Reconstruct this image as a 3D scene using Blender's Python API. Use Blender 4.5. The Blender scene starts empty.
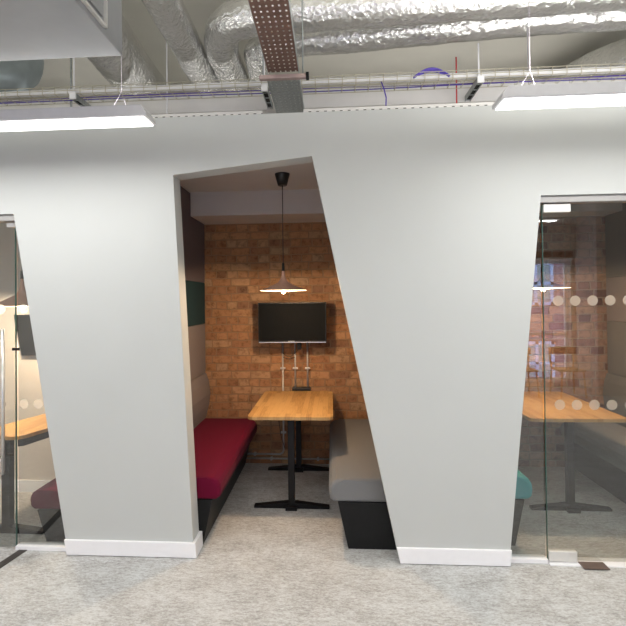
import bpy, bmesh, math, random
from mathutils import Vector, Matrix, noise
random.seed(7)
SC = bpy.context.scene
COL = SC.collection
PI = math.pi

# ------------------------------------------------------------------ camera
cam = bpy.data.cameras.new('camera')
cam.sensor_width = 36.0
cam.lens = 36.0 * 480.0 / 626.0
cam.shift_x = (313.0 - 298.69) / 626.0
cam.shift_y = -(313.0 - 294.88) / 626.0
cam.clip_start = 0.05
cam_o = bpy.data.objects.new('camera', cam)
COL.objects.link(cam_o)
_r = Vector((0.99766118, 0.06755168, -0.01043747))
_u = Vector((0.0111849, -0.01069582, 0.99988024))
_f = Vector((-0.06743195, 0.99765844, 0.01142636))
M = Matrix(((_r.x, _u.x, -_f.x, 0.0), (_r.y, _u.y, -_f.y, -3.06), (_r.z, _u.z, -_f.z, 1.65), (0, 0, 0, 1)))
cam_o.matrix_world = M
SC.camera = cam_o

# ------------------------------------------------------------------ world, exposure
SC.view_settings.view_transform = 'Standard'
SC.view_settings.look = 'None'
SC.view_settings.gamma = 1.0
SC.view_settings.use_curve_mapping = False
SC.view_settings.exposure = 0.0
world = bpy.data.worlds.new('sky')
SC.world = world
world.use_nodes = True
_bg = world.node_tree.nodes['Background']
_bg.inputs[0].default_value = (0.76, 0.85, 1.0, 1)
_bg.inputs[1].default_value = 4.6

def area(name, loc, rot, sx, sy, power, col=(1, 1, 1)):
    l = bpy.data.lights.new(name, 'AREA')
    l.shape = 'RECTANGLE'; l.size = sx; l.size_y = sy; l.energy = power; l.color = col
    o = bpy.data.objects.new(name, l); o.location = loc; o.rotation_euler = rot
    COL.objects.link(o)
    return o

# linear office luminaires: (x0, x1, y centre); lamp just under each body, added uplight over it brightens the slab
LUM = [(-3.3, -0.93, -0.61), (0.82, 3.2, -0.66),
       (-3.4, -1.0, -2.9), (0.2, 2.78, -2.9),
       (-3.3, -0.9, -4.8), (0.8, 3.2, -4.8)]
LUM_Z = 2.60
ADDED_ROOF_LUM = [(-3.2, -0.3, 1.80), (0.1, 2.8, 1.80)]   # added battens, unseen on the booth roof, brightening the ceiling
P_DOWN, P_UP = 20.5, 1.0
for k, (a, b, y) in enumerate(LUM):
    s = 1.0 if k < 2 else 1.0
    area('luminaire_light', ((a + b) / 2, y, LUM_Z - 0.012), (0, 0, 0), b - a - 0.05, 0.10, P_DOWN * s, (1, 0.985, 0.96))
    area('added_slab_uplight', ((a + b) / 2, y, LUM_Z + 0.075), (PI, 0, 0), b - a - 0.05, 0.08, P_UP * (7.0, 28.0, 50.0, 50.0, 20.0, 20.0)[k], (1, 0.985, 0.955))

for a, b, y in ADDED_ROOF_LUM:
    area('added_roof_uplight', ((a + b) / 2, y, 2.86), (PI, 0, 0), b - a, 0.10, 4.0, (1, 0.97, 0.92))

# ------------------------------------------------------------------ materials
def new_mat(name):
    m = bpy.data.materials.new(name); m.use_nodes = True
    nt = m.node_tree
    return m, nt, nt.nodes['Principled BSDF']

def noise_bump(nt, bsdf, scale, strength, dist=0.01, scl=(1, 1, 1), detail=4):
    tc = nt.nodes.new('ShaderNodeTexCoord'); mp = nt.nodes.new('ShaderNodeMapping')
    mp.inputs['Scale'].default_value = scl
    nz = nt.nodes.new('ShaderNodeTexNoise'); nz.inputs['Scale'].default_value = scale
    nz.inputs['Detail'].default_value = detail
    bp = nt.nodes.new('ShaderNodeBump'); bp.inputs['Strength'].default_value = strength
    bp.inputs['Distance'].default_value = dist
    nt.links.new(tc.outputs['Object'], mp.inputs[0]); nt.links.new(mp.outputs[0], nz.inputs[0])
    nt.links.new(nz.outputs[0], bp.inputs['Height']); nt.links.new(bp.outputs[0], bsdf.inputs['Normal'])
    return nz

def ramp_from(nt, out, stops):
    r = nt.nodes.new('ShaderNodeValToRGB')
    while len(r.color_ramp.elements) > 1:
        r.color_ramp.elements.remove(r.color_ramp.elements[-1])
    r.color_ramp.elements[0].position = stops[0][0]; r.color_ramp.elements[0].color = (*stops[0][1], 1)
    for p, c in stops[1:]:
        e = r.color_ramp.elements.new(p); e.color = (*c, 1)
    nt.links.new(out, r.inputs[0])
    return r

def plain(name, col, rough=0.6, metal=0.0, vary=0.06, scale=30, bump=0.0, dist=0.002, scl=(1, 1, 1), spec=0.5):
    m, nt, b = new_mat(name)
    b.inputs['Roughness'].default_value = rough; b.inputs['Metallic'].default_value = metal
    b.inputs['Specular IOR Level'].default_value = spec
    nz = noise_bump(nt, b, scale, bump, dist, scl)
    lo = tuple(c * (1 - vary) for c in col); hi = tuple(min(1, c * (1 + vary)) for c in col)
    r = ramp_from(nt, nz.outputs[0], [(0.3, lo), (0.7, hi)])
    nt.links.new(r.outputs[0], b.inputs['Base Color'])
    return m

def emis(name, col, strength):
    m, nt, b = new_mat(name)
    b.inputs['Base Color'].default_value = (*col, 1)
    b.inputs['Emission Color'].default_value = (*col, 1)
    b.inputs['Emission Strength'].default_value = strength
    return m

MT = {}
MT['wall'] = plain('wall_paint', (0.565, 0.583, 0.570), 0.55, vary=0.01, scale=3, bump=0.02, spec=0.3)
MT['room_wall'] = plain('room_wall_paint', (0.74, 0.68, 0.62), 0.7, vary=0.02, scale=4)
MT['room_ceiling'] = plain('room_ceiling_paint', (0.55, 0.52, 0.50), 0.8, vary=0.02, scale=4)
MT['white'] = plain('white_gloss_paint', (0.93, 0.93, 0.95), 0.35, vary=0.01)
MT['whitep'] = plain('white_beam_paint', (0.88, 0.87, 0.84), 0.6, vary=0.03, scale=6)
MT['pipewhite'] = plain('white_plastic_pipe', (0.93, 0.93, 0.93), 0.4, vary=0.01)
MT['slab'] = plain('cream_ceiling_paint', (0.80, 0.78, 0.70), 0.85, vary=0.04, scale=2)
MT['galv'] = plain('galvanised_steel', (0.40, 0.43, 0.43), 0.45, 0.6, vary=0.18, scale=60)
MT['browntray'] = plain('brown_tray_steel', (0.21, 0.125, 0.10), 0.5, 0.4, vary=0.15, scale=40)  # brown for the near tray section, the far section is grey
MT['pinkchan'] = plain('pinkish_grey_channel', (0.50, 0.38, 0.36), 0.45, 0.4, vary=0.08)
MT['hvac'] = plain('grey_sheet_metal', (0.35, 0.36, 0.375), 0.5, 0.25, vary=0.04, scale=8)
MT['lum'] = plain('luminaire_grey', (0.72, 0.72, 0.74), 0.5, 0.1, vary=0.02)
MT['steel'] = plain('brushed_steel', (0.70, 0.69, 0.67), 0.32, 0.85, vary=0.05, scale=80)
MT['patch'] = plain('satin_patch_metal', (0.74, 0.73, 0.70), 0.45, 0.3, vary=0.03)
MT['header'] = plain('header_channel_grey', (0.40, 0.39, 0.38), 0.4, 0.3, vary=0.03)
MT['black'] = plain('black_powder_coat', (0.008, 0.008, 0.009), 0.5, vary=0.1, spec=0.25)
MT['laminate'] = plain('black_laminate', (0.009, 0.0095, 0.010), 0.5, vary=0.1, spec=0.25)
MT['plastic'] = plain('black_plastic', (0.012, 0.012, 0.012), 0.4, vary=0.1)
MT['screen'] = plain('tv_screen_glass', (0.005, 0.006, 0.007), 0.6, vary=0.05, spec=0.08)
MT['wire'] = plain('cream_zinc_wire', (0.62, 0.58, 0.46), 0.5, 0.1, vary=0.05)
MT['blue'] = plain('violet_blue_cable', (0.12, 0.08, 0.50), 0.5, vary=0.1)
MT['red'] = plain('red_rod_paint', (0.70, 0.05, 0.06), 0.5, vary=0.05)
MT['cord'] = plain('pale_cord', (0.42, 0.38, 0.42), 0.6, vary=0.05)
MT['duct_grey'] = plain('grey_blue_duct', (0.38, 0.44, 0.47), 0.4, 0.4, vary=0.12, scale=6, bump=0.4, dist=0.02)
MT['dark_strip'] = plain('dark_floor_strip', (0.055, 0.048, 0.044), 0.6, vary=0.1)
MT['brownplate'] = plain('brown_plate', (0.16, 0.12, 0.105), 0.5, 0.3, vary=0.1)
MT['copper'] = plain('brushed_copper', (0.62, 0.36, 0.26), 0.5, 0.15, vary=0.06, scale=50)
MT['whiteins'] = plain('white_shade_inside', (0.9, 0.85, 0.78), 0.6, vary=0.01)
MT['bulb'] = emis('warm_bulb', (1.0, 0.80, 0.58), 25.0)
MT['disc'] = emis('warm_diffuser', (1.0, 0.74, 0.50), 6.0)
MT['tube'] = emis('luminaire_diffuser', (1.0, 0.985, 0.96), 3.2)
MT['column'] = plain('grey_column_paint', (0.42, 0.40, 0.40), 0.8, vary=0.05)
MT['winframe'] = plain('pale_blue_frame', (0.55, 0.65, 0.95), 0.5, vary=0.04)
MT['dot'] = None
MT['conduit'] = plain('dull_zinc_conduit', (0.52, 0.51, 0.50), 0.45, 0.5, vary=0.08)
MT['socket'] = plain('clamp_zinc', (0.6, 0.6, 0.6), 0.4, 0.6, vary=0.05)

def fabric(name, col, vary=0.10, scale=350):
    m, nt, b = new_mat(name)
    b.inputs['Roughness'].default_value = 0.95
    b.inputs['Specular IOR Level'].default_value = 0.15
    b.inputs['Sheen Weight'].default_value = 0.03
    nz = noise_bump(nt, b, scale, 0.25, 0.002, detail=3)
    r = ramp_from(nt, nz.outputs[0], [(0.3, tuple(c * (1 - vary) for c in col)), (0.7, tuple(min(1, c * (1 + vary)) for c in col))])
    nt.links.new(r.outputs[0], b.inputs['Base Color'])
    return m
MT['maroon'] = fabric('crimson_wool', (0.125, 0.003, 0.024))
MT['greyfab'] = fabric('grey_wool', (0.195, 0.196, 0.198))
MT['tealfab'] = fabric('teal_wool', (0.05, 0.33, 0.37))
MT['tealdark'] = fabric('dark_teal_wool', (0.014, 0.040, 0.048))
MT['taupe'] = fabric('taupe_wool', (0.21, 0.182, 0.178))
MT['mauve'] = fabric('mauve_grey_wool', (0.26, 0.235, 0.25))
MT['plum'] = fabric('plum_grey_wool', (0.13, 0.105, 0.112))

# carpet: pale grey loop pile with short broken streaks along X
m, nt, b = new_mat('grey_streaked_carpet'); MT['carpet'] = m
b.inputs['Roughness'].default_value = 1.0; b.inputs['Specular IOR Level'].default_value = 0.05
tc = nt.nodes.new('ShaderNodeTexCoord')
def cn(scale, scl, detail=4, rough=0.6):
    mp = nt.nodes.new('ShaderNodeMapping'); mp.inputs['Scale'].default_value = scl
    n = nt.nodes.new('ShaderNodeTexNoise'); n.inputs['Scale'].default_value = scale; n.inputs['Detail'].default_value = detail
    n.inputs['Roughness'].default_value = rough
    nt.links.new(tc.outputs['Object'], mp.inputs[0]); nt.links.new(mp.outputs[0], n.inputs[0]); return n
n1 = cn(19, (1, 2.7, 1), 7, 0.85); n2 = cn(90, (0.7, 1.3, 1), 3, 0.7); n3 = cn(4.0, (1, 1.5, 1), 3)
a1 = nt.nodes.new('ShaderNodeMath'); a1.operation = 'MULTIPLY_ADD'; a1.inputs[1].default_value = 0.55
nt.links.new(n2.outputs[0], a1.inputs[0]); nt.links.new(n1.outputs[0], a1.inputs[2])
a2 = nt.nodes.new('ShaderNodeMath'); a2.operation = 'MULTIPLY_ADD'; a2.inputs[1].default_value = 0.35
nt.links.new(n3.outputs[0], a2.inputs[0]); nt.links.new(a1.outputs[0], a2.inputs[2])
r = ramp_from(nt, a2.outputs[0], [(0.72, (0.32, 0.312, 0.305)), (0.83, (0.43, 0.42, 0.41)), (0.90, (0.52, 0.525, 0.52)), (1.12, (0.62, 0.63, 0.63))])
r.color_ramp.elements[3].position = 1.0
sc_ = nt.nodes.new('ShaderNodeMath'); sc_.operation = 'MULTIPLY'; sc_.inputs[1].default_value = 0.93
nt.links.new(a2.outputs[0], sc_.inputs[0]); nt.links.new(sc_.outputs[0], r.inputs[0])
nt.links.new(r.outputs[0], b.inputs['Base Color'])
bp = nt.nodes.new('ShaderNodeBump'); bp.inputs['Strength'].default_value = 0.5; bp.inputs['Distance'].default_value = 0.004
nt.links.new(a2.outputs[0], bp.inputs['Height']); nt.links.new(bp.outputs[0], b.inputs['Normal'])

# brick (object x,z)
def brick(name, stops, mortar, bw=0.215, rh=0.079, ms=0.010, bumpd=0.012):
    m, nt, b = new_mat(name)
    b.inputs['Roughness'].default_value = 0.9; b.inputs['Specular IOR Level'].default_value = 0.2
    tc = nt.nodes.new('ShaderNodeTexCoord'); sp = nt.nodes.new('ShaderNodeSeparateXYZ'); cb = nt.nodes.new('ShaderNodeCombineXYZ')
    L = nt.links.new
    L(tc.outputs['Object'], sp.inputs[0]); L(sp.outputs[0], cb.inputs[0]); L(sp.outputs[2], cb.inputs[1])
    wn = nt.nodes.new('ShaderNodeTexNoise'); wn.inputs['Scale'].default_value = 7; wn.inputs['Detail'].default_value = 3
    L(cb.outputs[0], wn.inputs[0])
    mad = nt.nodes.new('ShaderNodeVectorMath'); mad.operation = 'MULTIPLY_ADD'
    mad.inputs[1].default_value = (0.045, 0.028, 0); L(wn.outputs['Color'], mad.inputs[0]); L(cb.outputs[0], mad.inputs[2])
    bt = nt.nodes.new('ShaderNodeTexBrick')
    bt.inputs['Scale'].default_value = 1.0; bt.inputs['Brick Width'].default_value = bw; bt.inputs['Row Height'].default_value = rh
    bt.inputs['Mortar Size'].default_value = ms; bt.inputs['Mortar Smooth'].default_value = 0.35; bt.inputs['Bias'].default_value = 0.0
    bt.inputs['Color1'].default_value = (0, 0, 0, 1); bt.inputs['Color2'].default_value = (1, 1, 1, 1); bt.inputs['Mortar'].default_value = (0.5, 0.5, 0.5, 1)
    bt.offset = 0.5; bt.squash = 0.55; bt.squash_frequency = 2
    L(mad.outputs[0], bt.inputs[0])
    r1 = ramp_from(nt, bt.outputs['Color'], stops)
    n2 = nt.nodes.new('ShaderNodeTexNoise'); n2.inputs['Scale'].default_value = 15; n2.inputs['Detail'].default_value = 8; n2.inputs['Roughness'].default_value = 0.72
    L(cb.outputs[0], n2.inputs[0])
    r2 = ramp_from(nt, n2.outputs[0], [(0.34, (0.36, 0.34, 0.33)), (0.50, (0.92, 0.92, 0.92)), (0.75, (1.15, 1.15, 1.15))])
    mx = nt.nodes.new('ShaderNodeMix'); mx.data_type = 'RGBA'; mx.blend_type = 'MULTIPLY'; mx.inputs[0].default_value = 0.8
    L(r1.outputs[0], mx.inputs[6]); L(r2.outputs[0], mx.inputs[7])
    mo = nt.nodes.new('ShaderNodeMix'); mo.data_type = 'RGBA'; mo.inputs[7].default_value = (*mortar, 1)
    L(bt.outputs['Fac'], mo.inputs[0]); L(mx.outputs[2], mo.inputs[6]); L(mo.outputs[2], b.inputs['Base Color'])
    inv = nt.nodes.new('ShaderNodeMath'); inv.operation = 'MULTIPLY_ADD'; inv.inputs[1].default_value = -1.0
    L(bt.outputs['Fac'], inv.inputs[0]); L(n2.outputs[0], inv.inputs[2])
    bp = nt.nodes.new('ShaderNodeBump'); bp.inputs['Strength'].default_value = 0.8; bp.inputs['Distance'].default_value = bumpd
    L(inv.outputs[0], bp.inputs['Height']); L(bp.outputs[0], b.inputs['Normal'])
    return m
MT['brick'] = brick('old_orange_brick', [(0.0, (0.24, 0.135, 0.085)), (0.12, (0.36, 0.18, 0.095)), (0.5, (0.45, 0.23, 0.11)), (0.8, (0.50, 0.285, 0.15)), (1.0, (0.44, 0.29, 0.17))], (0.32, 0.20, 0.115), bw=0.20, ms=0.007)
MT['brick2'] = brick('old_buff_brick', [(0.0, (0.16, 0.075, 0.06)), (0.3, (0.40, 0.22, 0.15)), (0.7, (0.48, 0.31, 0.20)), (1.0, (0.30, 0.15, 0.11))], (0.34, 0.25, 0.18), ms=0.007)
MT['facade'] = brick('purple_facade_brick', [(0.0, (0.20, 0.10, 0.13)), (0.5, (0.34, 0.19, 0.23)), (1.0, (0.44, 0.28, 0.32))], (0.45, 0.38, 0.42), bumpd=0.005)

# oak strip table top (strips run along Y)
m, nt, b = new_mat('oak_strip_worktop'); MT['oak'] = m
b.inputs['Roughness'].default_value = 0.42
L = nt.links.new
tc = nt.nodes.new('ShaderNodeTexCoord'); sp = nt.nodes.new('ShaderNodeSeparateXYZ'); cb = nt.nodes.new('ShaderNodeCombineXYZ')
L(tc.outputs['Object'], sp.inputs[0]); L(sp.outputs[1], cb.inputs[0]); L(sp.outputs[0], cb.inputs[1])
bt = nt.nodes.new('ShaderNodeTexBrick'); bt.inputs['Scale'].default_value = 1
bt.inputs['Brick Width'].default_value = 0.42; bt.inputs['Row Height'].default_value = 0.042; bt.inputs['Mortar Size'].default_value = 0.0008
bt.inputs['Color1'].default_value = (0, 0, 0, 1); bt.inputs['Color2'].default_value = (1, 1, 1, 1); bt.inputs['Mortar'].default_value = (0.2, 0.2, 0.2, 1)
bt.offset = 0.37
L(cb.outputs[0], bt.inputs[0])
mp = nt.nodes.new('ShaderNodeMapping'); mp.inputs['Scale'].default_value = (3, 45, 1); L(cb.outputs[0], mp.inputs[0])
gn = nt.nodes.new('ShaderNodeTexNoise'); gn.inputs['Scale'].default_value = 2.5; gn.inputs['Detail'].default_value = 5; L(mp.outputs[0], gn.inputs[0])
ma = nt.nodes.new('ShaderNodeMath'); ma.operation = 'MULTIPLY_ADD'; ma.inputs[1].default_value = 0.55
L(bt.outputs['Color'], ma.inputs[0]); L(gn.outputs[0], ma.inputs[2])
r = ramp_from(nt, ma.outputs[0], [(0.30, (0.34, 0.17, 0.055)), (0.6, (0.50, 0.27, 0.09)), (0.9, (0.62, 0.37, 0.14))])
L(r.outputs[0], b.inputs['Base Color'])

# crinkled foil duct wrap
def foil(name, base):
    m, nt, b = new_mat(name)
    b.inputs['Metallic'].default_value = 0.95; b.inputs['Roughness'].default_value = 0.27
    L = nt.links.new
    tc = nt.nodes.new('ShaderNodeTexCoord')
    v = nt.nodes.new('ShaderNodeTexVoronoi'); v.inputs['Scale'].default_value = 34; v.feature = 'F1'
    n = nt.nodes.new('ShaderNodeTexNoise'); n.inputs['Scale'].default_value = 17; n.inputs['Detail'].default_value = 8; n.inputs['Distortion'].default_value = 1.8
    L(tc.outputs['Object'], v.inputs[0]); L(tc.outputs['Object'], n.inputs[0])
    a = nt.nodes.new('ShaderNodeMath'); a.operation = 'MULTIPLY_ADD'; a.inputs[1].default_value = 0.55
    L(v.outputs['Distance'], a.inputs[0]); L(n.outputs[0], a.inputs[2])
    bp = nt.nodes.new('ShaderNodeBump'); bp.inputs['Strength'].default_value = 0.6; bp.inputs['Distance'].default_value = 0.018
    L(a.outputs[0], bp.inputs['Height']); L(bp.outputs[0], b.inputs['Normal'])
    r = ramp_from(nt, n.outputs[0], [(0.3, tuple(c * 0.86 for c in base)), (0.7, base)])
    L(r.outputs[0], b.inputs['Base Color'])
    return m
MT['foil'] = foil('crinkled_silver_foil', (0.90, 0.90, 0.89))

# clear glass: transparent + fresnel gloss
def glass(name, tint, extra=0.0):
    m = bpy.data.materials.new(name); m.use_nodes = True; nt = m.node_tree; nt.nodes.clear()
    L = nt.links.new
    out = nt.nodes.new('ShaderNodeOutputMaterial'); mix = nt.nodes.new('ShaderNodeMixShader')
    tr = nt.nodes.new('ShaderNodeBsdfTransparent'); tr.inputs[0].default_value = (*tint, 1)
    gl = nt.nodes.new('ShaderNodeBsdfGlossy'); gl.inputs['Roughness'].default_value = 0.0; gl.inputs[0].default_value = (1, 1, 1, 1)
    fr = nt.nodes.new('ShaderNodeFresnel'); fr.inputs[0].default_value = 1.5
    ad = nt.nodes.new('ShaderNodeMath'); ad.operation = 'ADD'; ad.inputs[1].default_value = extra
    ge = nt.nodes.new('ShaderNodeNewGeometry'); fs = nt.nodes.new('ShaderNodeMath'); fs.operation = 'SUBTRACT'; fs.inputs[0].default_value = 1.0
    mu = nt.nodes.new('ShaderNodeMath'); mu.operation = 'MULTIPLY'     # only the side facing the ray reflects
    L(ge.outputs['Backfacing'], fs.inputs[1]); L(fr.outputs[0], ad.inputs[0]); L(ad.outputs[0], mu.inputs[0]); L(fs.outputs[0], mu.inputs[1])
    L(mu.outputs[0], mix.inputs[0])
    L(tr.outputs[0], mix.inputs[1]); L(gl.outputs[0], mix.inputs[2]); L(mix.outputs[0], out.inputs[0])
    return m
MT['glass'] = glass('clear_glass', (0.82, 0.845, 0.84), 0.085)
m = bpy.data.materials.new('frosted_dot_film'); m.use_nodes = True; nt = m.node_tree; nt.nodes.clear(); MT['dot'] = m
_o = nt.nodes.new('ShaderNodeOutputMaterial'); _m = nt.nodes.new('ShaderNodeMixShader'); _m.inputs[0].default_value = 0.28
_t = nt.nodes.new('ShaderNodeBsdfTransparent'); _m2 = nt.nodes.new('ShaderNodeMixShader'); _m2.inputs[0].default_value = 0.25
_tl = nt.nodes.new('ShaderNodeBsdfTranslucent'); _df = nt.nodes.new('ShaderNodeBsdfDiffuse')
_tl.inputs[0].default_value = (0.95, 0.93, 0.9, 1); _df.inputs[0].default_value = (0.8, 0.78, 0.76, 1)
nt.links.new(_tl.outputs[0], _m2.inputs[1]); nt.links.new(_df.outputs[0], _m2.inputs[2])
nt.links.new(_t.outputs[0], _m.inputs[1]); nt.links.new(_m2.outputs[0], _m.inputs[2]); nt.links.new(_m.outputs[0], _o.inputs[0])
MT['winglass'] = glass('window_glass', (0.97, 0.98, 0.98))
MT['glassedge'] = plain('green_glass_edge', (0.05, 0.12, 0.10), 0.3, vary=0.05)

# ------------------------------------------------------------------ mesh helpers
ROOTLOC = {}

class MB:
    """collects shapes in world coordinates, links them as one mesh object"""
    def __init__(s):
        s.bm = bmesh.new()
    def box(s, x0, x1, y0, y1, z0, z1, bev=0.0, seg=2):
        g = bmesh.ops.create_cube(s.bm, size=1.0)
        vs = g['verts']
        for v in vs:
            v.co = Vector(((x0 + x1) / 2 + v.co.x * (x1 - x0), (y0 + y1) / 2 + v.co.y * (y1 - y0), (z0 + z1) / 2 + v.co.z * (z1 - z0)))
        if bev > 0:
            es = list({e for v in vs for e in v.link_edges})
            bmesh.ops.bevel(s.bm, geom=es, offset=bev, segments=seg, affect='EDGES', profile=0.5)
        return s
    def prism(s, pts, axis, a, b, bev=0.0, seg=2):
        """pts 2D outline; axis 'x': (y,z), 'y': (x,z), 'z': (x,y); extruded a..b"""
        def mk(p, t):
            return {'x': (t, p[0], p[1]), 'y': (p[0], t, p[1]), 'z': (p[0], p[1], t)}[axis]
        v0 = [s.bm.verts.new(mk(p, a)) for p in pts]; v1 = [s.bm.verts.new(mk(p, b)) for p in pts]
        n = len(pts); fs = [s.bm.faces.new(v0), s.bm.faces.new(list(reversed(v1)))]
        for i in range(n):
            j = (i + 1) % n
            fs.append(s.bm.faces.new([v0[j], v0[i], v1[i], v1[j]]))
        if bev > 0:
            caps = [e for f in fs[:2] for e in f.edges]
            bmesh.ops.bevel(s.bm, geom=caps, offset=bev, segments=seg, affect='EDGES', profile=0.5)
        return s
    def tube(s, path, r, n=8, cap=True):
        """r number or list"""
        P = [Vector(p) for p in path]; rings = []
        up = None
        for i, p in enumerate(P):
            t = (P[min(i + 1, len(P) - 1)] - P[max(i - 1, 0)]).normalized()
            if up is None:
                up = Vector((0, 0, 1)) if abs(t.z) < 0.9 else Vector((1, 0, 0))
            side = t.cross(up).normalized(); up = side.cross(t).normalized()
            rr = r[i] if isinstance(r, (list, tuple)) else r
            rings.append([s.bm.verts.new(p + (side * math.cos(a) + up * math.sin(a)) * rr) for a in [2 * PI * k / n for k in range(n)]])
        for A, B in zip(rings, rings[1:]):
            for k in range(n):
                f = s.bm.faces.new([A[k], A[(k + 1) % n], B[(k + 1) % n], B[k]]); f.smooth = True
        if cap:
            s.bm.faces.new(list(reversed(rings[0]))); s.bm.faces.new(rings[-1])
        return s
    def lathe(s, prof, cx, cy, n=32, cap_top=False, cap_bot=False, smooth=True):
        rings = []
        for rr, z in prof:
            rings.append([s.bm.verts.new((cx + rr * math.cos(2 * PI * k / n), cy + rr * math.sin(2 * PI * k / n), z)) for k in range(n)])
        for A, B in zip(rings, rings[1:]):
            for k in range(n):
                f = s.bm.faces.new([A[k], A[(k + 1) % n], B[(k + 1) % n], B[k]]); f.smooth = smooth
        if cap_bot: s.bm.faces.new(list(reversed(rings[0])))
        if cap_top: s.bm.faces.new(rings[-1])
        return s
    def build(s, name, mat, parent=None, loc=None, fix=True):
        bm = s.bm
        if fix: bmesh.ops.recalc_face_normals(bm, faces=bm.faces)
        if parent is not None:
            o0 = ROOTLOC[parent.name]
        elif loc is not None:
            o0 = Vector(loc)
        else:
            xs = [v.co for v in bm.verts]
            o0 = Vector(((min(v.x for v in xs) + max(v.x for v in xs)) / 2, (min(v.y for v in xs) + max(v.y for v in xs)) / 2, min(v.z for v in xs)))
        for v in bm.verts: v.co -= o0
        me = bpy.data.meshes.new(name); bm.to_mesh(me); bm.free()
        me.materials.append(mat)
        ob = bpy.data.objects.new(name, me); COL.objects.link(ob)
        if parent is not None: ob.parent = parent
        else: ob.location = o0
        ROOTLOC[ob.name] = o0.copy()
        return ob

def thing(name, label, cat, loc, group=None, kind=None):
    o = bpy.data.objects.new(name, None); COL.objects.link(o); o.empty_display_size = 0.1
    o.location = loc; ROOTLOC[o.name] = Vector(loc)
    return tag(o, label, cat, group, kind)
def tag(o, label=None, cat=None, group=None, kind=None):
    if label: o['label'] = label
    if cat: o['category'] = cat
    if group: o['group'] = group
    if kind: o['kind'] = kind
    return o
def copy_tree(o, loc=None, label=None, parent=None):
    c = o.copy(); COL.objects.link(c)
    if parent is not None: c.parent = parent
    if loc is not None: c.location = loc
    if label: c['label'] = label
    for ch in list(o.children): copy_tree(ch, parent=c)
    return c
def struct(name, mb, mat, label, cat, loc=None):
    return tag(mb.build(name, mat, loc=loc), label, cat, kind='structure')
def box(*a, **k): return MB().box(*a, **k)

# ------------------------------------------------------------------ shell
XL, XR, YB, YR, ZC = -5.0, 6.2, 3.2, -6.0, 4.05
struct('floor', box(XL, XR, YR, YB, -0.1, 0), MT['carpet'], 'pale grey streaked carpet floor', 'floor', loc=(0, 0, 0))
struct('ceiling', box(XL, XR, YR, YB, ZC, ZC + 0.15), MT['slab'], 'cream painted concrete ceiling above the ducts', 'ceiling')
struct('wall_back', box(XL, XR, YB, YB + 0.15, 0, ZC), MT['slab'], 'cream wall far behind the ducts', 'wall')
struct('wall_left', box(XL - 0.15, XL, YR, YB, 0, ZC), MT['wall'], 'pale side wall on the left, outside the photo', 'wall')
struct('wall_right', box(XR, XR + 0.15, YR, YB, 0, ZC), MT['wall'], 'pale side wall on the right, outside the photo', 'wall')

outline = [(-5.0, 0), (-5.0, 2.855), (6.2, 2.855), (6.2, 0), (3.3, 0), (3.3, 2.285), (1.303, 2.285), (1.078, 0),
           (0.412, 0), (-0.112, 2.573), (-1.020, 2.476), (-0.902, 0), (-1.743, 0), (-2.108, 2.247), (-3.7, 2.247), (-3.7, 0)]
struct('wall_front', MB().prism(outline, 'y', 0.0, 0.14), MT['wall'],
       'pale grey partition wall with slanted openings in front of the booths', 'wall', loc=(0, 0, 0))

# brick wall behind the middle booth and another stretch behind the right booth
struct('wall_brick_middle', box(-1.62, 0.66, 1.80, 1.95, 0, 2.66), MT['brick'], 'orange bare brick wall behind the middle booth', 'wall', loc=(0, 0, 0))
struct('wall_brick_right', box(0.66, 3.2, 1.80, 1.95, 0, 2.66), MT['brick2'], 'buff and purple bare brick wall behind the right glass booth', 'wall', loc=(0, 0, 0))
struct('wall_booth_left_back', box(-4.2, -1.62, 1.0, 1.12, 0, 2.66), MT['room_wall'], 'beige plaster wall behind the left glass booth', 'wall')
struct('wall_divider_left', box(-1.585, -1.375, 0.14, 1.80, 0, 2.66), MT['room_wall'], 'partition between the left and middle booths', 'wall')
struct('wall_divider_right', box(0.61, 0.705, 0.14, 1.80, 0, 2.66), MT['room_wall'], 'partition between the middle and right booths', 'wall')
struct('wall_booth_right_side', box(2.76, 2.88, 0.14, 1.80, 0, 2.66), MT['room_wall'], 'side wall at the right of the right booth', 'wall')
struct('wall_booth_left_side', box(-4.2, -4.08, 0.14, 1.0, 0, 2.66), MT['room_wall'], 'side wall at the left of the left booth', 'wall')
struct('ceiling_booths', box(-4.2, 2.88, 0.14, 1.95, 2.66, 2.77), MT['room_ceiling'], 'pale lid ceiling over the three booths', 'ceiling')
struct('trim_1', box(-1.375, 0.61, 1.30, 1.80, 2.44, 2.66), MT['room_ceiling'], 'boxed-in beam below the ceiling of the middle booth', 'trim')
struct('trim_2', box(0.705, 2.76, 1.50, 1.80, 2.44, 2.66), MT['room_ceiling'], 'boxed-in beam below the ceiling of the right booth', 'trim')

# baseboards
BT = 0.018
bl = MB().prism([(-1.744, 0.004), (-1.760, 0.10), (-0.905, 0.10), (-0.901, 0.004)], 'y', -BT, 0.0, bev=0.003)
bl.prism([(-0.906, 0.002), (-0.910, 0.10), (-0.886, 0.10), (-0.881, 0.002)], 'y', -BT, 0.15, bev=0.003)
struct('baseboard_left', bl, MT['white'], 'white skirting board at the foot of the wall piece left of the open booth, wrapping round its corner', 'baseboard')
br = MB().prism([(0.412, 0.004), (0.391, 0.10), (1.090, 0.10), (1.082, 0.004)], 'y', -BT, 0.0, bev=0.003)
struct('baseboard_right', br, MT['white'], 'white skirting board at the foot of the wall piece right of the open booth', 'baseboard')
struct('baseboard_booth', box(-4.0, -1.62, 0.985, 1.0, 0, 0.10), MT['white'], 'skirting board under the beige wall in the left booth', 'baseboard')

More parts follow.
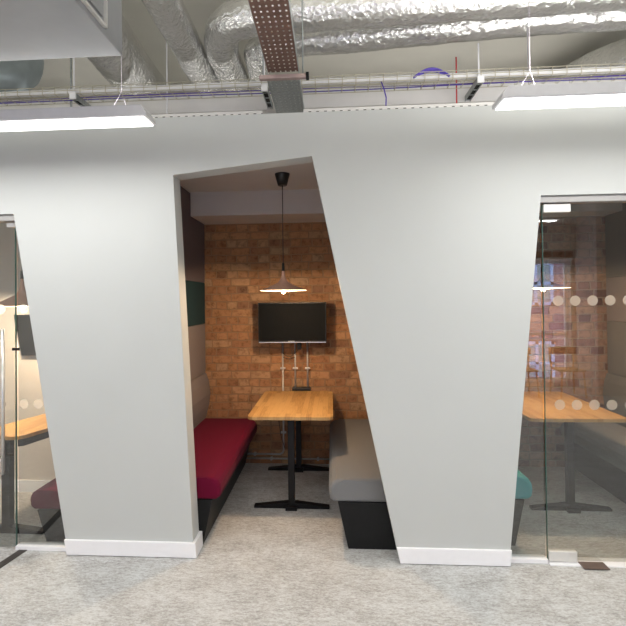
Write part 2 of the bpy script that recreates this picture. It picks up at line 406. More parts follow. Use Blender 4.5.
# header channels and threshold tracks of the glazing
struct('trim_3', box(-3.7, -2.104, 0.02, 0.10, 2.205, 2.247, bev=0.003), MT['header'], 'grey metal channel along the top of the left glazing', 'trim')
struct('trim_4', box(1.302, 3.3, 0.02, 0.10, 2.243, 2.285, bev=0.003), MT['header'], 'grey metal channel along the top of the right glazing', 'trim')
struct('trim_5', box(-2.125, -1.752, 0.03, 0.09, 0.0, 0.028, bev=0.003), MT['white'], 'white sill channel under the left fixed glass', 'trim')
struct('trim_6', box(1.085, 1.325, 0.03, 0.09, 0.0, 0.028, bev=0.003), MT['white'], 'white sill channel under the right fixed glass', 'trim')
struct('trim_7', box(1.33, 3.3, 0.01, 0.11, 0.0, 0.006), MT['white'], 'pale flat threshold under the right glass door', 'trim')
struct('trim_8', MB().prism([(-2.47, -2.6), (-2.42, -2.6), (-2.04, 0.05), (-2.095, 0.05)], 'z', 0.0, 0.005), MT['dark_strip'],
       'dark strip across the carpet running up to the left glass door', 'trim')
struct('trim_9', box(1.51, 1.66, -0.03, 0.05, 0.006, 0.010), MT['brownplate'], 'brown floor plate beside the corner fitting of the right door', 'trim')

# ------------------------------------------------------------------ glazing
def dots(parent, xs, zs, y):
    for z in zs:
        for x in xs:
            g = MB(); n = 28
            g.prism([(x + 0.032 * math.cos(2 * PI * k / n), z + 0.032 * math.sin(2 * PI * k / n)) for k in range(n)], 'y', y - 0.0006, y)
            g.build('manifestation_dot', MT['dot'], parent)
# left fixed light
w = thing('window_1', 'slanted fixed glass pane between the left door and the grey wall', 'window', (-1.95, 0.06, 0), kind='structure')
MB().prism([(-2.115, 0.028), (-1.752, 0.028), (-2.104, 2.205), (-2.115, 2.205)], 'y', 0.055, 0.065).build('glass_pane', MT['glass'], w)
dots(w, [-2.075, -1.975], [0.97], 0.054)
dots(w, [-2.075], [1.61], 0.054)
# left door
d = thing('door_1', 'clear glass door at the left edge with tall steel pull handle', 'door', (-2.6, 0.06, 0), kind='structure')
box(-3.1, -2.137, 0.055, 0.065, 0.012, 2.198).build('glass_pane', MT['glass'], d)
box(-2.137, -2.133, 0.054, 0.066, 0.012, 2.198).build('glass_edge', MT['glassedge'], d)
dots(d, [-2.235, -2.395], [0.97, 1.61], 0.054)
h = MB().tube([(-2.18, -0.01, 0.52), (-2.18, -0.01, 1.48)], 0.0115, 14).build('pull_handle', MT['steel'], d)
sb = MB()
for z in (0.61, 1.40):
    sb.tube([(-2.18, -0.01, z), (-2.235, -0.01, z), (-2.25, 0.0, z), (-2.25, 0.056, z)], 0.009, 8)
sb.build('handle_standoff', MT['steel'], d)
box(-2.19, -2.128, 0.045, 0.075, 2.165, 2.198, bev=0.003).build('top_pivot', MT['header'], d)
box(-2.155, -2.115, 0.045, 0.075, 1.33, 1.35, bev=0.003).build('edge_clip', MT['black'], d)
# right fixed light
w = thing('window_2', 'slanted fixed glass pane between the grey wall and the right door', 'window', (1.2, 0.06, 0), kind='structure')
MB().prism([(1.087, 0.028), (1.318, 0.028), (1.318, 2.243), (1.306, 2.243)], 'y', 0.055, 0.065).build('glass_pane', MT['glass'], w)
# right door
d = thing('door_2', 'clear glass door at the right edge with metal corner fittings and a row of frosted dots', 'door', (1.9, 0.06, 0), kind='structure')
box(1.333, 2.35, 0.055, 0.065, 0.012, 2.238).build('glass_pane', MT['glass'], d)
box(1.330, 1.333, 0.054, 0.066, 0.012, 2.238).build('glass_edge', MT['glassedge'], d)
box(1.335, 1.50, 0.040, 0.080, 2.185, 2.238, bev=0.003).build('top_corner_fitting', MT['patch'], d)
box(1.335, 1.505, 0.040, 0.080, 0.010, 0.072, bev=0.003).build('bottom_corner_fitting', MT['patch'], d)
dots(d, [1.42, 1.523, 1.628, 1.733, 1.84, 1.945], [0.98, 1.63], 0.054)

# ------------------------------------------------------------------ banquettes
def bench(label, front, back, fabric_mat, back_top, seat_y0=0.15, y1=1.785, side=1, band='tealdark', group=None, ztop=2.655, seat_z=0.458, upper='plum', low='taupe', z0=0.305):
    """front: x of seat front edge, back: x of backrest face; s = direction from back to front"""
    s = 1 if front > back else -1
    cx = (front + back) / 2
    t = thing('upholstered_bench', label, 'bench', (cx, (seat_y0 + y1) / 2, 0), group)
    # seat cushion: rounded front nose
    z1 = seat_z
    hh = (z1 - z0)
    prof = [(back - s * 0.04, z0), (front - s * 0.035, z0), (front - s * 0.008, z0 + 0.02), (front, z0 + 0.06), (front - s * 0.004, z0 + hh * 0.65),
            (front - s * 0.02, z1 - 0.025), (front - s * 0.05, z1 - 0.006), (front - s * 0.10, z1), (back - s * 0.04, z1 + 0.004)]
    MB().prism([(x, z) for x, z in prof], 'y', seat_y0, y1, bev=0.030, seg=5).build('seat', fabric_mat, t)
    # plinth slopes back to the floor
    f0, f1 = front - s * 0.06, front - s * 0.125
    MB().prism([(back, 0.0), (f1, 0.0), (f0, z0), (back, z0)], 'y', seat_y0 + 0.004, y1, bev=0.002).build('plinth', MT['laminate'], t)
    # upholstered high back: lumbar swelling then upright panels
    xb = back
    lum = [(xb - s * 0.08, seat_z + 0.005), (xb + s * 0.0, seat_z + 0.005), (xb + s * 0.035, 0.60), (xb + s * 0.05, 0.72), (xb + s * 0.035, 0.84), (xb + s * 0.01, 0.915), (xb - s * 0.004, 0.92), (xb - s * 0.08, 0.92)]
    MB().prism(lum, 'y', seat_y0 + 0.01, y1, bev=0.006).build('lumbar_cushion', MT[low], t)
    def pan(z0, z1, mat, nm, lab=None):
        o = MB().box(min(xb - s * 0.08, xb), max(xb - s * 0.08, xb), seat_y0 + 0.01, y1, z0, z1, bev=0.006, seg=2).build(nm, mat, t)
        if lab: o['label'] = lab
    pan(0.922, 1.42, MT[low], 'back_panel')
    pan(1.422, 1.84, MT[band], 'back_band', 'dark contrasting upholstered band')
    pan(1.842, ztop, MT[upper], 'upper_panel')
    return t
bench('crimson upholstered bench with tall taupe back along the left side of the open booth', -0.76, -1.29, MT['maroon'], 2.6)
bench('grey upholstered bench on a black plinth at the right side of the open booth', -0.03, 0.515, MT['greyfab'], 2.6)
bench('crimson upholstered bench corner seen through the left glazing', -2.11, -1.68, MT['maroon'], 2.6, seat_y0=0.15, y1=0.98, seat_z=0.355, z0=0.215, low='plum')
bench('teal upholstered bench corner seen through the right fixed glass', 1.33, 0.80, MT['tealfab'], 2.6, seat_y0=0.24)
bench('grey upholstered bench with tall grey back behind the right glass door', 2.20, 2.66, MT['greyfab'], 2.6, band='mauve', upper='greyfab', low='greyfab')

# ------------------------------------------------------------------ tables
def rrect(x0, x1, y0, y1, r, n=6):
    out = []
    for cx, cy, a0 in ((x1 - r, y1 - r, 0), (x0 + r, y1 - r, 90), (x0 + r, y0 + r, 180), (x1 - r, y0 + r, 270)):
        for k in range(n + 1):
            a = math.radians(a0 + 90 * k / n); out.append((cx + r * math.cos(a), cy + r * math.sin(a)))
    return out
def table(label, x0, x1, y0, y1, legs, foot=0.30, group=None):
    cx = (x0 + x1) / 2
    t = thing('booth_table', label, 'table', (cx, (y0 + y1) / 2, 0), group)
    MB().prism(rrect(x0, x1, y0, y1, 0.05), 'z', 0.720, 0.745, bev=0.003).build('tabletop', MT['oak'], t)
    for ly in legs:
        pd = MB().box(cx - 0.026, cx + 0.026, ly - 0.026, ly + 0.026, 0.03, 0.70, bev=0.004)
        pd = pd.build('pedestal', MT['black'], t)
        ft = MB()
        ft.prism([(cx - foot, 0.0), (cx - foot, 0.018), (cx - 0.05, 0.046), (cx + 0.05, 0.046), (cx + foot, 0.018), (cx + foot, 0.0)], 'y', ly - 0.028, ly + 0.028, bev=0.003)
        ft.prism([(ly - 0.07, 0.0), (ly - 0.07, 0.03), (ly + 0.07, 0.03), (ly + 0.07, 0.0)], 'x', cx - 0.045, cx + 0.045)
        ft.build('foot', MT['black'], pd)
    fr = MB().box(cx - 0.03, cx + 0.03, y0 + 0.12, y1 - 0.1, 0.695, 0.719)
    for ly in legs: fr.box(cx - 0.22, cx + 0.22, ly - 0.025, ly + 0.025, 0.695, 0.719)
    fr.build('support_rail', MT['black'], t)
    return t
table('oak strip topped table on two black pedestals in the open booth', -0.668, 0.005, 0.66, 1.735, (0.775, 1.62))
table('oak strip topped table seen through the right glass door', 1.48, 2.20, 0.66, 1.735, (0.83,))
# angled table in the left booth
t = thing('booth_table', 'oak table with rounded corner set at an angle behind the left glass door', 'table', (-2.28, 0.5, 0))
rot = Matrix.Rotation(-math.radians(15), 2)
def ro(px, py): v = rot @ Vector((px, py)); return (-2.16 + v.x, 0.10 + v.y)
MB().prism([ro(*p) for p in rrect(-0.40, 0.0, 0.0, 0.78, 0.09)], 'z', 0.705, 0.73, bev=0.003).build('tabletop', MT['oak'], t)
MB().prism([ro(-0.035, 0.04), ro(0.0 - 0.006, 0.06), ro(-0.006, 0.74), ro(-0.03, 0.74)], 'z', 0.655, 0.704).build('edge_rail', MT['black'], t)
pd = box(-2.38, -2.32, 0.25, 0.31, 0.02, 0.704, bev=0.004).build('pedestal', MT['black'], t)
MB().prism([(-2.66, 0.0), (-2.66, 0.02), (-2.40, 0.046), (-2.30, 0.046), (-2.075, 0.02), (-2.075, 0.0)], 'y', 0.25, 0.31, bev=0.003).build('foot', MT['black'], pd)

# ------------------------------------------------------------------ pendants
def pendant(label, x, y, rim=1.73, top=2.66, lit=32.0, power=1.0, rad=0.178, tall=1.0, lcol=(1.0, 0.70, 0.42)):
    t = thing('pendant_lamp', label, 'lamp', (x, y, top))
    MB().lathe([(0.032, top - 0.092), (0.036, top - 0.094), (0.060, top - 0.006), (0.060, top)], x, y, 24, cap_top=True, cap_bot=True).build('ceiling_cup', MT['plastic'], t)
    MB().tube([(x, y, top - 0.085), (x, y, rim + 0.135 * tall + 0.02)], 0.0035, 8).build('cord', MT['plastic'], t)
    MB().lathe([(0.005, rim + 0.135 * tall + 0.065), (0.010, rim + 0.135 * tall + 0.06), (0.012, rim + 0.135 * tall)], x, y, 16, cap_top=False).build('cord_grip', MT['plastic'], t)
    k = rad / 0.178
    prof = [(a_, rim + h_ * tall) for a_, h_ in [(0.011, 0.135), (0.013, 0.105), (0.022, 0.080), (0.040, 0.058), (0.070 * k, 0.041), (0.110 * k, 0.024), (rad, 0)]]
    inner = [(rad - 0.003, rim - 0.001), (0.108 * k, rim + 0.013), (0.068 * k, rim + 0.030), (0.036, rim + 0.050), (0.012, rim + 0.066)]
    sh = MB().lathe(prof, x, y, 48).build('shade', MT['copper'], t)
    MB().lathe(inner, x, y, 48).build('shade_lining', MT['whiteins'], t)
    MB().lathe([(0.01, rim - 0.006), (0.09 * k, rim - 0.005), (rad - 0.012, rim - 0.002), (rad - 0.004, rim + 0.001)], x, y, 48, cap_bot=True).build('diffuser', MT['disc'], t)
    b = MB(); bmesh.ops.create_uvsphere(b.bm, u_segments=16, v_segments=10, radius=0.017, matrix=Matrix.Translation((x, y, rim - 0.008)))
    for f in b.bm.faces: f.smooth = True
    b.build('bulb', MT['bulb'], t)
    l = bpy.data.lights.new('pendant_light', 'POINT'); l.energy = lit; l.color = lcol; l.shadow_soft_size = 0.022
    lo = bpy.data.objects.new('pendant_light', l); COL.objects.link(lo); lo.location = (x, y, rim - 0.036)
    return t
pendant('copper disc pendant lamp hanging over the table in the open booth', -0.378, 0.74, rad=0.19, tall=1.15)
pendant('copper disc pendant lamp glowing behind the right fixed glass', 1.735, 1.0, lit=36.0, rad=0.205)
pendant('copper cone pendant lamp behind the left glazing', -2.385, 0.50, rim=1.63, rad=0.22, lit=46.0, tall=1.55, lcol=(1.0, 0.78, 0.56))

# ------------------------------------------------------------------ screens and wall pipes
t = thing('television', 'black flat television on the brick wall above the table', 'television', (-0.385, 1.75, 1.235))
box(-0.708, -0.049, 1.555, 1.595, 1.242, 1.632, bev=0.004).build('casing', MT['plastic'], t)
box(-0.699, -0.058, 1.551, 1.556, 1.262, 1.623).build('screen', MT['screen'], t)
box(-0.702, -0.055, 1.549, 1.556, 1.244, 1.250).build('bottom_trim', MT['steel'], t)
lg = MB()
for k in range(6): lg.box(-0.415 + k * 0.010, -0.409 + k * 0.010, 1.5485, 1.552, 1.2535, 1.2605)
lg.build('maker_mark', MT['patch'], t)
mb = MB().box(-0.50, -0.27, 1.595, 1.62, 1.32, 1.55).box(-0.42, -0.35, 1.62, 1.798, 1.38, 1.48)
mb.box(-0.335, -0.30, 1.60, 1.72, 1.17, 1.33)
mb.build('wall_bracket', MT['black'], t)

t = thing('television', 'dark slanted screen on the beige wall behind the left glazing', 'television', (-2.55, 0.96, 1.19))
MB().prism([(-2.765, 1.55), (-2.30, 1.55), (-2.23, 1.195), (-2.695, 1.195)], 'y', 0.95, 0.98, bev=0.003).build('casing', MT['plastic'], t)
box(-2.56, -2.42, 0.98, 1.0, 1.30, 1.45).build('wall_bracket', MT['black'], t)

def pipe(label, path, r, mat='steel', name='conduit_pipe', cat='pipe', group=None):
    return tag(MB().tube(path, r, 10).build(name, MT[mat]), label, cat, group)
def vpipe(label, x, z0, elbow=False):
    t = thing('conduit_pipe', label, 'pipe', (x, 1.78, z0), 'metal conduits on the brick wall')
    if elbow:
        MB().tube([(x, 1.78, 1.23), (x, 1.78, 0.14), (x - 0.012, 1.78, 0.112), (x - 0.04, 1.78, 0.10), (-0.865, 1.78, 0.10)], 0.0095, 10).build('tube', MT['conduit'], t)
    else:
        MB().tube([(x, 1.78, 1.23), (x, 1.78, z0)], 0.0095, 10).build('tube', MT['conduit'], t)
    for z in (0.965,) + ((0.32,) if elbow else ()):
        box(x - 0.026, x + 0.026, 1.765, 1.798, z - 0.009, z + 0.009, bev=0.003).build('clamp', MT['conduit'], t)
    if elbow:
        box(-0.80, -0.775, 1.765, 1.80, 0.085, 0.115, bev=0.003).build('clamp', MT['conduit'], t)
    return t
vpipe('left of the three steel conduits below the television, bending along the skirting', -0.495, 0.10, True)
vpipe('middle of the three steel conduits below the television', -0.370, 0.77)
vpipe('right of the three steel conduits below the television', -0.245, 0.77)
t = thing('conduit_pipe', 'lowest steel conduit running level just above the carpet under the table', 'pipe', (-0.4, 1.78, 0.05), 'metal conduits on the brick wall')
MB().tube([(-0.875, 1.78, 0.055), (0.09, 1.78, 0.055)], 0.0085, 10).build('tube', MT['conduit'], t)
for x in (-0.62, -0.15): box(x - 0.01, x + 0.01, 1.765, 1.80, 0.04, 0.07, bev=0.002).build('clamp', MT['conduit'], t)
tag(box(-0.40, -0.215, 1.735, 1.80, 0.745, 0.775, bev=0.004).build('socket_bar', MT['plastic']), 'black socket bar on the wall at the far edge of the table', 'socket')
lp = MB()
lp.tube([(-0.49 + 0.12 * k / 8, 1.755, 1.12 - 0.035 * math.sin(PI * k / 8)) for k in range(9)], 0.003, 6)
lp.tube([(-0.37, 1.755, 1.12), (-0.33, 1.755, 1.16), (-0.34, 1.755, 1.25)], 0.003, 6)
lp.tube([(-0.49 + 0.12 * k / 8, 1.765, 1.08 - 0.02 * math.sin(PI * k / 8)) for k in range(9)], 0.003, 6)
tag(lp.build('cable', MT['plastic']), 'thin dark cable looping between the conduits below the television', 'cable')
cb_ = MB().tube([(-0.53, 1.765, 0.72), (-0.545, 1.75, 0.5), (-0.52, 1.75, 0.3), (-0.48, 1.76, 0.16)], 0.003, 6)
tag(cb_.build('cable', MT['plastic']), 'thin dark cable hanging under the far end of the middle table', 'cable')

# ------------------------------------------------------------------ luminaires
lum_labels = ['linear light fitting hanging at the left in front of the wall', 'linear light fitting hanging at the right in front of the wall',
              'linear light fitting behind the camera on the left', 'linear light fitting reflected in the top of the right glazing',
              'rearmost linear light fitting on the left near the windows', 'rearmost linear light fitting on the right near the windows']
for k, (a, b_, y) in enumerate(LUM):
    t = thing('linear_light', lum_labels[k], 'light', ((a + b_) / 2, y, LUM_Z), 'suspended linear light fittings')
    z = LUM_Z
    # body with chamfered end caps
    MB().prism([(a, z + 0.02), (a + 0.03, z + 0.06), (b_ - 0.03, z + 0.06), (b_, z + 0.02), (b_, z), (a, z)], 'y', y - 0.075, y + 0.075, bev=0.006, seg=3).build('body', MT['lum'], t)
    box(a + 0.015, b_ - 0.015, y - 0.066, y + 0.066, z - 0.006, z + 0.0005, bev=0.002).build('diffuser', MT['tube'], t)
    for xx in (a + 0.16, b_ - 0.16):
        MB().tube([(xx - 0.06, y, z + 0.058), (xx, y, z + 0.16), (xx + 0.03, y, z + 0.059)], 0.0014, 5).tube([(xx, y, z + 0.16), (xx, y, ZC)], 0.0014, 5).build('hanging_wire', MT['cord'], t)

for k, (a, b_, y) in enumerate(ADDED_ROOF_LUM):
    t = thing('added_light_batten', ('added batten light on the roof of the left booths, hidden by the wall', 'added batten light on the roof of the right booths, hidden by the wall')[k], 'light', ((a + b_) / 2, y, 2.77), 'added batten lights on the booth roof')
    box(a, b_, y - 0.06, y + 0.06, 2.77, 2.83, bev=0.006).build('body', MT['lum'], t)
    box(a + 0.02, b_ - 0.02, y - 0.05, y + 0.05, 2.829, 2.838).build('diffuser', MT['tube'], t)

# ------------------------------------------------------------------ air handling unit
t = thing('air_conditioning_unit', 'large grey box unit hanging at the top left near the camera', 'air conditioner', (-2.0, -1.6, 2.8))
box(-3.1, -0.96, -2.35, -0.89, 2.80, 3.25, bev=0.004).build('casing', MT['hvac'], t)
fl = MB().box(-0.96, -0.945, -2.2, -1.07, 2.826, 2.836).box(-0.96, -0.945, -1.076, -1.07, 2.826, 3.2)
fl.build('side_flange', MT['patch'], t)
MB().box(-0.975, -0.95, -2.2, -1.10, 2.86, 3.2).build('side_panel', MT['hvac'], t)
for x, y in ((-1.1, -1.0), (-2.9, -1.0), (-1.1, -2.25), (-2.9, -2.25)):
    MB().tube([(x, y, 3.25), (x, y, ZC)], 0.006, 6).build('hanger_rod', MT['galv'], t)

# ------------------------------------------------------------------ ducts
def duct(label, path, r, mat='foil', seed=0, amp=0.006, name='foil_duct', group='foil wrapped ducts under the ceiling'):
    # resample with Catmull-Rom
    P = [Vector(p) for p in path]; pts = []
    ext = [P[0] * 2 - P[1]] + P + [P[-1] * 2 - P[-2]]
    for i in range(1, len(ext) - 2):
        p0, p1, p2, p3 = ext[i - 1:i + 3]
        n = max(2, int((p2 - p1).length / 0.022))
        for k in range(n):
            u = k / n
            pts.append(0.5 * ((2 * p1) + (p2 - p0) * u + (2 * p0 - 5 * p1 + 4 * p2 - p3) * u * u + (3 * p1 - p0 - 3 * p2 + p3) * u ** 3))
    pts.append(P[-1])
    mb = MB().tube(pts, r, 40)
    c = Vector((seed * 3.1, seed * 1.7, 0))
    mb.bm.normal_update()
    for v in mb.bm.verts:
        q = v.co * 9 + c
        n1 = noise.noise(q) ; n2 = noise.noise(v.co * 26 + c); n3 = noise.noise(v.co * 2.6 + c)
        v.co += v.normal * amp * (n1 + 0.6 * n2 + 1.2 * n3)
    o = mb.build(name, MT[mat])
    return tag(o, label, 'duct', group)
duct('straight foil duct running away from the camera left of the two elbows', [(-1.085, -0.42, 4.04), (-1.09, -0.32, 3.80), (-1.09, -0.12, 3.67), (-1.10, 0.2, 3.66), (-1.11, 1.4, 3.64), (-1.12, 3.0, 3.64)], 0.122, seed=1)
duct('upper foil duct running in from the right and bending away by the brown cable tray',
     [(4.5, 0.10, 3.68), (2.6, 0.18, 3.68), (1.0, 0.22, 3.66), (0, 0.26, 3.66), (-0.45, 0.27, 3.66), (-0.72, 0.36, 3.66), (-0.83, 0.62, 3.65), (-0.85, 1.1, 3.65), (-0.86, 3.0, 3.65)], 0.128, seed=2)
duct('lower foil duct running in from the right, its elbow behind the brown cable tray',
     [(4.5, 0.36, 3.63), (2.6, 0.41, 3.64), (1.0, 0.51, 3.65), (0.1, 0.60, 3.65), (-0.30, 0.63, 3.65), (-0.52, 0.74, 3.65), (-0.59, 1.0, 3.65), (-0.60, 3.0, 3.65)], 0.108, seed=3)
duct('wide foil duct coming out behind the grey box unit', [(-1.70, -0.7, 3.68), (-1.70, 0.3, 3.68), (-1.72, 1.2, 3.65), (-1.74, 3.0, 3.65)], 0.205, seed=4)
duct('wide foil duct running away beneath the two long ducts at the far right', [(2.9, 0.85, 3.50), (2.6, 1.1, 3.56), (2.38, 1.5, 3.60), (2.30, 2.2, 3.60), (2.30, 3.1, 3.60)], 0.26, seed=5)
duct('short foil duct branching forward above the long ducts at the top right corner', [(1.95, 0.14, 3.80), (2.15, -0.05, 3.84), (2.5, -0.25, 3.87), (3.2, -0.4, 3.88)], 0.13, seed=6)
duct('grey blue round duct elbow under the box unit at the left edge', [(-3.9, 0.86, 3.66), (-3.3, 0.86, 3.64), (-3.0, 0.90, 3.63), (-2.84, 1.02, 3.66), (-2.80, 1.15, 3.82), (-2.80, 1.2, 4.05)], 0.155, 'duct_grey', 7, 0.010, 'elbow_duct')

# ------------------------------------------------------------------ perforated cable tray
def perf(name_mat, label, x0, x1, ya, yb, z, pitch=0.047):
    mb = MB(); n = int((yb - ya) / pitch); ncol = 6; wcol = (x1 - x0) / ncol
    sw, sl = (0.010, 0.019) if name_mat == 'browntray' else (0.008, 0.012)
    for k in range(n):
        y = ya + k * pitch
        mb.box(x0, x1, y, y + pitch - sl, z, z + 0.003)
        off = 0
        edges = [x0]
        for c in range(ncol):
            cx = x0 + wcol * (c + 0.5)
            edges += [cx - sw / 2, cx + sw / 2]
        edges.append(x1)
        for i in range(0, len(edges), 2):
            mb.box(edges[i], edges[i + 1], y + pitch - sl, y + pitch, z, z + 0.003)
    y1 = ya + n * pitch
    t = thing('perforated_cable_tray', label, 'cable tray', ((x0 + x1) / 2, (ya + yb) / 2, z))
    mb.build('perforated_base', MT[name_mat], t)
    MB().box(x0 - 0.003, x0, ya, y1, z, z + 0.05).box(x1, x1 + 0.003, ya, y1, z, z + 0.05).build('side_flange', MT['galv'], t)
    return t
perf('browntray', 'brown perforated cable tray hanging over the room towards the wall', -0.40, -0.20, -1.6, 0.10, 3.165)
perf('galv', 'grey galvanised perforated cable tray dropping behind the top of the wall', -0.415, -0.20, 0.10, 1.0, 3.145)
t = thing('tray_hanger', 'pinkish cross channel with rods holding up the brown cable tray', 'hanger', (-0.3, 0.09, 3.12))
MB().box(-0.46, -0.15, 0.075, 0.115, 3.118, 3.144, bev=0.003).build('cross_channel', MT['pinkchan'], t)
box(-0.15, -0.13, 0.070, 0.120, 3.115, 3.150, bev=0.002).build('end_cap', MT['black'], t)
for x in (-0.17, -0.435):
    MB().tube([(x, 0.095, 3.144), (x, 0.095, ZC)], 0.0045, 6).build('rod', MT['galv'], t)

# ------------------------------------------------------------------ wire basket tray
t = thing('wire_basket_tray', 'long wire basket cable tray running above the partition wall', 'cable tray', (0, 0.56, 3.25))
mb = MB(); WR = 0.0028; y0, y1, zb, zt = 0.475, 0.645, 3.25, 3.305
xx = -4.0
while xx < 4.6:
    mb.tube([(xx, y0, zt), (xx, y0, zb), (xx, y1, zb), (xx, y1, zt)], WR, 4); xx += 0.1
for (y, z) in ((y0, zt), (y0, zb), (y1, zb), (y1, zt), ((y0 + y1) / 2, zb), (y0, (zb + zt) / 2)):
    mb.tube([(-4.05, y, z), (4.6, y, z)], WR, 4)
mb.build('wire_mesh', MT['wire'], t)
def wavy(y, z, x0, x1, ay, az, ph, step=0.15):
    out = []; x = x0
    while x <= x1:
        out.append((x, y + ay * math.sin(x * 1.9 + ph), z + az * math.sin(x * 2.7 + ph * 2))); x += step
    return out
tag(MB().tube(wavy(0.515, 3.282, -4.0, 4.5, 0.0, 0.0, 0), 0.023, 10).build('white_conduit', MT['pipewhite']), 'thick white pipe lying in the wire basket tray', 'pipe')
tag(MB().tube(wavy(0.575, 3.259, -4.0, 4.5, 0.014, 0.003, 0.4), 0.0045, 6).build('cable', MT['blue']), 'violet blue data cable lying in the wire basket tray', 'cable', 'violet cables in the basket tray')
tag(MB().tube(wavy(0.612, 3.258, -4.0, 4.5, 0.010, 0.002, 2.0), 0.004, 6).build('cable', MT['blue']), 'second violet data cable lying further back in the wire basket tray', 'cable', 'violet cables in the basket tray')
cb_ = MB()
for j in range(4):
    cb_.tube([(0.62 + 0.26 * k / 12, 0.498 - 0.006 * j, 3.272 + (0.046 + 0.005 * j) * math.sin(PI * k / 12)) for k in range(13)], 0.006, 6)
tag(cb_.build('cable_loop', MT['blue']), 'violet cable bundle arching out of the basket tray', 'cable')
tag(MB().tube([(0.385, 0.50, 3.26), (0.40, 0.47, 3.20), (0.415, 0.45, 3.12), (0.41, 0.44, 3.0)], 0.005, 6).build('cable', MT['blue']), 'single violet cable dropping from the basket tray to the wall top', 'cable')
# struts that carry the basket
for lab, x, rodlab in (('left', -1.945, 1), ('middle', -0.475, 1), ('right', 1.09, 1)):
    t = thing('tray_bracket', {'left': 'slotted steel arm under the basket tray below the grey box unit', 'middle': 'slotted steel arm under the basket tray beside the perforated tray', 'right': 'slotted steel arm under the basket tray near the right light fitting'}[lab], 'bracket', (x, 0.7, 3.20), 'basket tray arms')
    a = MB().box(x - 0.021, x - 0.017, 0.46, 1.02, 3.205, 3.246).box(x + 0.017, x + 0.021, 0.46, 1.02, 3.205, 3.246).box(x - 0.021, x + 0.021, 0.46, 1.02, 3.243, 3.246)
    for k in range(6): a.box(x - 0.021, x + 0.021, 0.49 + k * 0.09, 0.50 + k * 0.09, 3.205, 3.209)
    a.build('channel', MT['galv'], t)
    box(x - 0.017, x + 0.017, 0.50, 1.0, 3.215, 3.240).build('channel_inside', MT['black'], t)
    box(x - 0.024, x + 0.024, 0.445, 0.462, 3.20, 3.25, bev=0.002).build('end_cap', MT['white'], t)
    MB().tube([(x - 0.005, 0.48, 3.246), (x - 0.005, 0.48, ZC if lab == 'left' else 3.50)], 0.006, 6).build('rod', MT['white'], t)
# loose rods and hangers
def rod(label, x, y, z0, mat, r=0.005, z1=ZC):
    return tag(MB().tube([(x, y, z0), (x, y, z1)], r, 6).build('hanging_rod', MT[mat]), label, 'rod')
rod('galvanised rod hanging from the ceiling just left of the white rod', -2.05, 0.62, 2.9, 'galv', 0.008)
rod('thin red rod hanging above the basket tray', 0.975, 0.67, 2.77, 'red', 0.0055, 3.50)
rod('pale rod hanging beside the straight foil duct', -1.27, 0.62, 2.77, 'white', 0.0055)
rod('thin pale rod hanging right of the upright pink rod', -0.245, 0.02, 3.17, 'galv', 0.003)
rod('thin wire hanging over the right light fitting', 1.40, 0.40, 3.25, 'cord', 0.003)
tag(MB().box(0.96, 0.972, 0.34, 0.36, 2.77, 3.0).build('red_tag', MT['red']), 'small red strip beside the right slotted arm', 'tag')

# white boxed beam and slotted rails behind the wall top
struct('trim_10', box(-4.2, 4.6, 0.79, 0.93, 3.20, 3.36), MT['whitep'], 'white boxed beam running behind the basket tray', 'trim')
def slotted(label, x0, x1):
    t = thing('slotted_rail', label, 'rail', ((x0 + x1) / 2, 0.3, 2.95), 'slotted rails behind the wall top')
    mb = MB().box(x0, x1, 0.30, 0.303, 2.955, 2.967).box(x0, x1, 0.30, 0.303, 2.98, 2.997)
    x = x0
    while x < x1: mb.box(x, min(x + 0.035, x1), 0.30, 0.303, 2.967, 2.98); x += 0.055
    mb.build('face', MT['whitep'], t)
    box(x0, x1, 0.306, 0.309, 2.960, 2.990).build('slot_shade_strip', MT['dark_strip'], t)  # dark backing added so the slots read as shaded holes
    box(x0, x1, 0.303, 0.34, 2.955, 2.958).build('flange', MT['whitep'], t)
    for xp in (x0 + 0.1, x1 - 0.1): box(xp - 0.02, xp + 0.02, 0.31, 0.335, 2.77, 2.955).build('post', MT['galv'], t)
slotted('white slotted rail behind the wall top left of the perforated tray', -1.45, -0.47)
slotted('white slotted rail behind the wall top right of the perforated tray', -0.18, 1.9)

# ------------------------------------------------------------------ rear of the office, mirrored in the glazing
def rear():
    mb = MB()
    ops = [(-4.4, -2.4), (-1.6, 1.0), (1.6, 4.41)]  # last opening is the mirrored window, the others are added for daylight
    x = XL
    for a, b in ops:
        mb.box(x, a, YR - 0.3, YR, 0, ZC); mb.box(a, b, YR - 0.3, YR, 0, 0.10); mb.box(a, b, YR - 0.3, YR, 2.33, ZC); x = b
    mb.box(x, XR, YR - 0.3, YR, 0, ZC)
    struct('wall_rear', mb, MT['wall'], 'window wall at the back of the office', 'wall')
    for i, (a, b) in enumerate(ops):
        t = thing('window_%d' % (i + 3), 'tall office window, the right one mirrored in the glazing, the others added for daylight', 'window', ((a + b) / 2, YR - 0.15, 0.10), kind='structure')
        f = MB().box(a, b, YR - 0.18, YR - 0.12, 0.10, 0.16).box(a, b, YR - 0.18, YR - 0.12, 0.95, 1.0).box(a, b, YR - 0.18, YR - 0.12, 2.29, 2.33)
        for x in (a, (a + b) / 2 - 0.03, b - 0.05): f.box(x, x + 0.05, YR - 0.18, YR - 0.12, 0.10, 2.33)
        f.build('window_frame', MT['white'], t)
        box(a, b, YR - 0.155, YR - 0.145, 0.14, 2.30).build('glass_pane', MT['winglass'], t)
rear()
struct('column', box(4.45, 5.1, -5.9, -5.2, 0, ZC), MT['column'], 'grey column beside the rear windows', 'column')
struct('trim_11', box(XL, 4.43, YR, YR + 0.05, 2.40, 2.50), MT['dark_strip'], 'dark blind box over the rear windows', 'trim')
struct('trim_13', box(XL, 4.43, YR, YR + 0.08, 2.33, 2.37), MT['white'], 'white rail over the rear windows', 'trim')
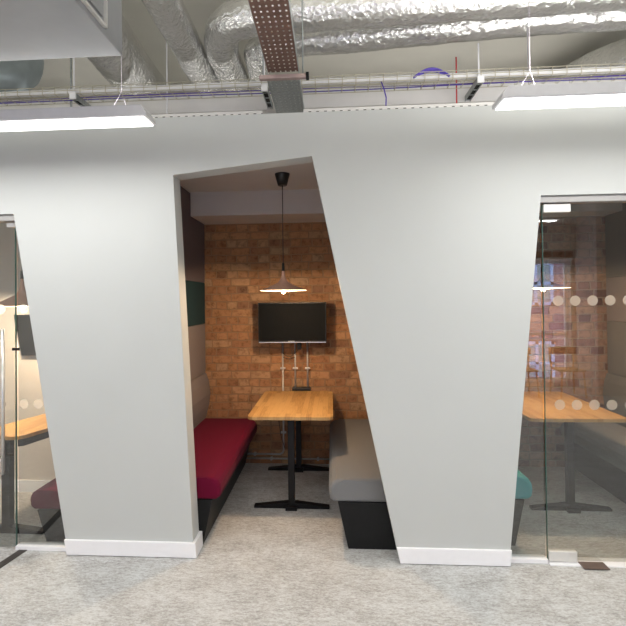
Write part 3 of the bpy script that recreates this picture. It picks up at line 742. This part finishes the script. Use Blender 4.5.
struct('trim_12', box(XL, XR, YR, YR + 0.25, 3.0, 3.3), MT['wall'], 'downstand beam above the rear windows', 'trim')
# facade across the street
fm = MB(); FY = -14.0
t = thing('brick_building', 'dark brick building across the street, mirrored in the right glazing', 'building', (4, FY, 0))
box(-10, 18, FY - 0.3, FY, -6, 7).build('facade', MT['facade'], t)
for i in range(7):
    for zc in (-0.6, 2.15):
        x = -3.2 + i * 2.35 + 0.25
        fr = MB()
        x0, x1, z0, z1 = x, x + 1.2, zc - 0.75, zc + 0.75
        for q in ((x0, x1, z0, z0 + 0.1), (x0, x1, z1 - 0.1, z1), (x0, x1, zc - 0.05, zc + 0.05)): fr.box(q[0], q[1], FY, FY + 0.08, q[2], q[3])
        for q in (x0, x1 - 0.1, (x0 + x1) / 2 - 0.04): fr.box(q, q + 0.1, FY, FY + 0.08, z0, z1)
        w = fr.build('window', MT['winframe'], t)
        box(x0, x1, FY, FY + 0.03, z0, z1).build('pane', MT['duct_grey'], w)
# wooden chairs by the rear window
MT['chairwood'] = plain('honey_wood', (0.50, 0.27, 0.07), 0.5, vary=0.1, scale=20, scl=(1, 1, 6))
def chair(label, x, y):
    t = thing('wooden_chair', label, 'chair', (x, y, 0), 'wooden chairs by the rear window')
    MB().prism(rrect(x - 0.21, x + 0.21, y - 0.2, y + 0.22, 0.06), 'z', 0.43, 0.455, bev=0.005).build('seat', MT['chairwood'], t)
    for sx in (-1, 1):
        MB().tube([(x + sx * 0.20, y + 0.20, 0.0), (x + sx * 0.17, y + 0.18, 0.44)], 0.015, 8).build('leg', MT['chairwood'], t)
        MB().tube([(x + sx * 0.20, y - 0.20, 0.0), (x + sx * 0.18, y - 0.18, 0.45), (x + sx * 0.20, y - 0.22, 0.72)], 0.015, 8).build('leg', MT['chairwood'], t)
    n = 12
    br_ = [(x + 0.21 * math.cos(PI + PI * k / n), y - 0.17 - 0.10 * abs(math.sin(PI * k / n))) for k in range(n + 1)]
    mbk = MB()
    for z in (0.70, 0.74, 0.78): mbk.tube([(p[0], p[1], z) for p in br_], 0.022, 8)
    mbk.build('backrest', MT['chairwood'], t)
chair('wooden chair by the rear window, mirrored in the right glazing', 3.95, -5.2)
chair('wooden chair standing further left along the rear window', 3.2, -5.2)
